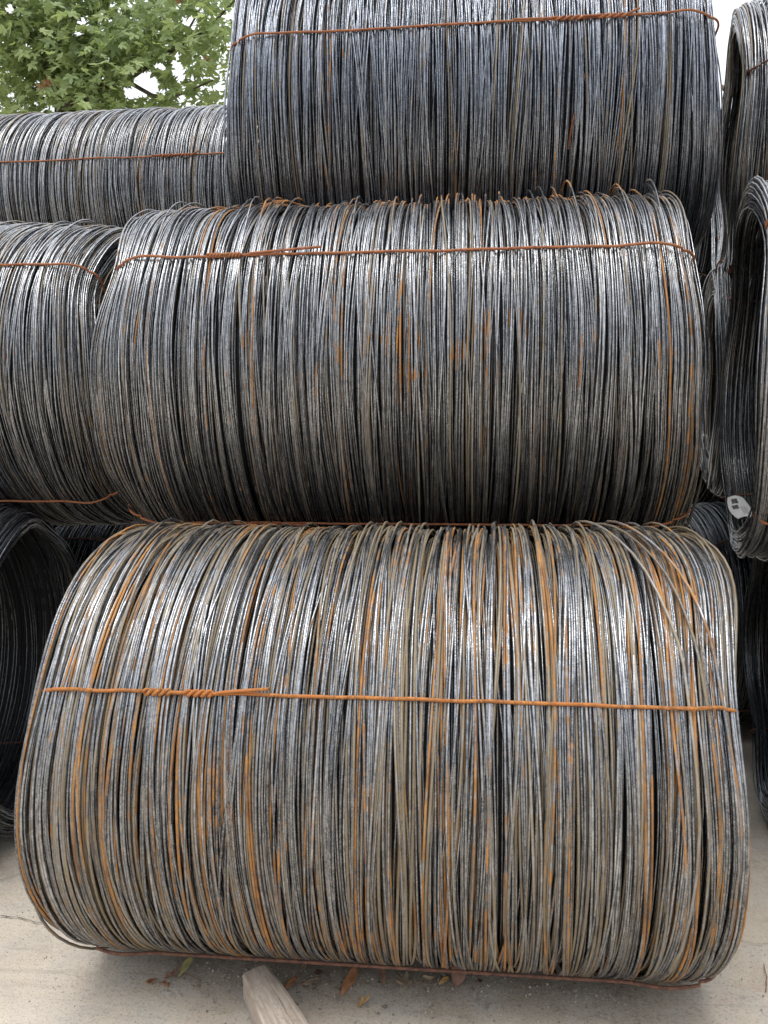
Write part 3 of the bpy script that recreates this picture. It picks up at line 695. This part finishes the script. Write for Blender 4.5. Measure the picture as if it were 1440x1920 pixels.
# ------------------------------------------------------------------ plane tree behind the left stack
tree = empty('plane_tree', (-2.1, 9.6, 0)); tag(tree, 'leafy green plane tree rising behind the top left coil', 'tree')
TW = Vector((-2.1, 9.6, 0))
def limb(name, pts, r0, r1, parent):
    P = np.array(pts, float); q = np.linspace(0, len(P)-1, 8*(len(P)-1)+1); out = []
    for s in q:
        i = min(int(s), len(P)-2); f = s-i
        p0, p1, p2, p3 = P[max(i-1, 0)], P[i], P[i+1], P[min(i+2, len(P)-1)]
        out.append(.5*((2*p1)+(-p0+p2)*f+(2*p0-5*p1+4*p2-p3)*f*f+(-p0+3*p1-3*p2+p3)*f**3))
    return path_tube(name, out, r0, M_BARK, parent, 9, taper=np.linspace(r0, r1, len(out))), out
def px_at(px, py, Y):
    v = Vector(((px-720)/1441, -(py-960)/1441, -1)); d = cam.rotation_euler.to_matrix() @ v
    k = Y/d.y; return Vector((d.x*k, Y, EYE + d.z*k))
def tp(px, py, Y): return tuple(px_at(px, py, Y) - TW)
crotch = tp(118, 205, 9.3)
trunk, _ = limb('trunk', [(crotch[0]+.1, crotch[1], 0), (crotch[0]+.05, crotch[1], 1.8), (crotch[0]-.02, crotch[1]+.02, 3.6), crotch], .16, .10, tree)
branches = [[(118, 205, 9.3), (100, 160, 9.2), (70, 95, 9.1), (30, 20, 9.0), (-20, -90, 8.9)],
            [(118, 205, 9.3), (135, 165, 9.3), (165, 120, 9.3), (172, 30, 9.4), (195, -80, 9.4)],
            [(118, 205, 9.3), (150, 185, 9.1), (185, 165, 9.0), (235, 150, 8.8), (300, 108, 8.7), (380, 60, 8.6), (450, -10, 8.5)],
            [(165, 100, 9.3), (180, 40, 9.2), (190, 5, 9.1), (230, -60, 9.0)],
            [(118, 205, 9.3), (85, 185, 9.6), (20, 165, 9.8), (-60, 110, 9.9)],
            [(300, 108, 8.7), (325, 90, 8.9), (345, 70, 9.1), (400, -30, 9.3)],
            [(255, 140, 8.8), (250, 110, 9.0), (262, 60, 9.2), (262, -40, 9.3)],
            [(60, 80, 9.1), (45, 45, 9.0), (10, 25, 8.9), (-60, 0, 8.8)],
            [(90, 150, 9.2), (75, 110, 9.4), (80, 60, 9.6), (110, -20, 9.8)],
            [(235, 150, 8.8), (300, 185, 8.7), (330, 180, 8.6), (400, 150, 8.5)]]
anch = []
for i, b in enumerate(branches):
    o, pts = limb('branch', [tp(*q) for q in b], .055 if i in (0, 1, 2) else .026, .008, tree)
    anch += [Vector(p) for p in pts[2:]]
# one lobed leaf, folded a little along its midrib
rr = random.Random(77)
def leaf_mesh_np(seed):
    rr = random.Random(seed); O = leaf_outline('lobed', rr); O = [(x, y, .16*abs(x) - .10*y*y + rr.gauss(0, .03)) for x, y in O]
    V = np.array([(0, .1, 0)] + O); n = len(O); F = np.array([(0, 1+i, 1+(i+1) % n) for i in range(n)]); return V, F
LEAVES = [leaf_mesh_np(s) for s in range(5)]
rg = np.random.default_rng(31)
HOLES = [(275, 150, 26, 17), (268, 168, 36, 14), (333, 128, 14, 22), (20, 18, 12, 10), (146, 55, 9, 20), (158, 38, 10, 10), (355, 40, 14, 12), (448, 25, 18, 22), (410, 165, 16, 10), (300, 122, 16, 10), (246, 180, 14, 8), (340, 185, 12, 8), (100, 200, 6, 10)]
def to_px(P):
    R = cam.rotation_euler.to_matrix().transposed(); q = R @ (Vector(P) - cam.location)
    return 720 + 1441*q.x/-q.z, 960 - 1441*q.y/-q.z
spots = []
while len(spots) < 10500:
    if rg.uniform() < .72:
        a = anch[rg.integers(len(anch))]; p = np.array(a + TW) + rg.normal(0, (.42, .42, .36))
    else: p = np.array([rg.uniform(-6.5, 1.6), rg.uniform(8.1, 11.2), rg.uniform(4.3, 8.2)])
    # the crown is lacy: openings that run through it
    x, y = to_px(p)
    if any(((x-hx)/hw)**2 + ((y-hy)/hh)**2 < rg.uniform(.8, 1.5) for hx, hy, hw, hh in HOLES): continue
    k = math.sin(p[0]*3.1+1)*math.sin(p[2]*3.7+2)*math.sin(p[1]*2.3)
    if k > .45 and rg.uniform() < .7: continue
    spots.append((p - np.array(TW), x, y))
inview = [i for i, (p, x, y) in enumerate(spots) if -20 < x < 480 and -20 < y < 215]
inview.sort(key=lambda i: spots[i][0][1]); near = set(inview[:300])
Vs, Fs, tn = [], [], []; off = 0
leafme = []
for V, F in LEAVES:
    leafme.append([mesh_np('leaf', V, F, M_LEAF, False, dict(tone=np.full(len(V), tt))) for tt in (.25, .55, .85)])
for i, (p, x, y) in enumerate(spots):
    s = rg.choice((.07, .09, .11, .14), p=(.3, .3, .25, .15))*rg.uniform(.85, 1.15); 
    # leaves droop with their faces turned outwards and up, towards the light
    nrm = Vector((rg.normal(0, .55), -.55 + rg.normal(0, .5), .75 + rg.normal(0, .35))).normalized()
    q = nrm.to_track_quat('Z', 'Y').to_matrix() @ Matrix.Rotation(PI + rg.normal(0, .9), 3, 'Z')
    li = rg.integers(5)
    if i in near:
        o = bpy.data.objects.new('leaf', leafme[li][rg.integers(3)]); o.parent = tree
        o.matrix_local = Matrix.Translation(Vector(p)) @ q.to_4x4() @ Matrix.Scale(s, 4); COL.objects.link(o); continue
    V, F = LEAVES[li]; Vs.append(V*s @ np.array(q).T + p); Fs.append(F + off); off += len(V); tn += [rg.uniform(0, 1)]*len(V)
o = obj('foliage', mesh_np('foliage', np.concatenate(Vs), np.concatenate(Fs), M_LEAF, False, dict(tone=np.array(tn))), tree); o['kind'] = 'stuff'
for (px, py, s) in ((84, 168, .13), (92, 158, .10), (386, 118, .10), (338, 4, .10)):
    V, F = LEAVES[1]; p = tp(px, py, 8.2)
    o = obj('dried_leaf', mesh_np('dried_leaf', V*s*[1, .8, 2.5], F, M_DRYLEAF, False, dict(tone=np.full(len(V), .5))), tree, p)
    o.rotation_euler = (1.0, .3, 2.6 + s*9); o['label'] = 'shrivelled brown leaf hanging among the green ones'
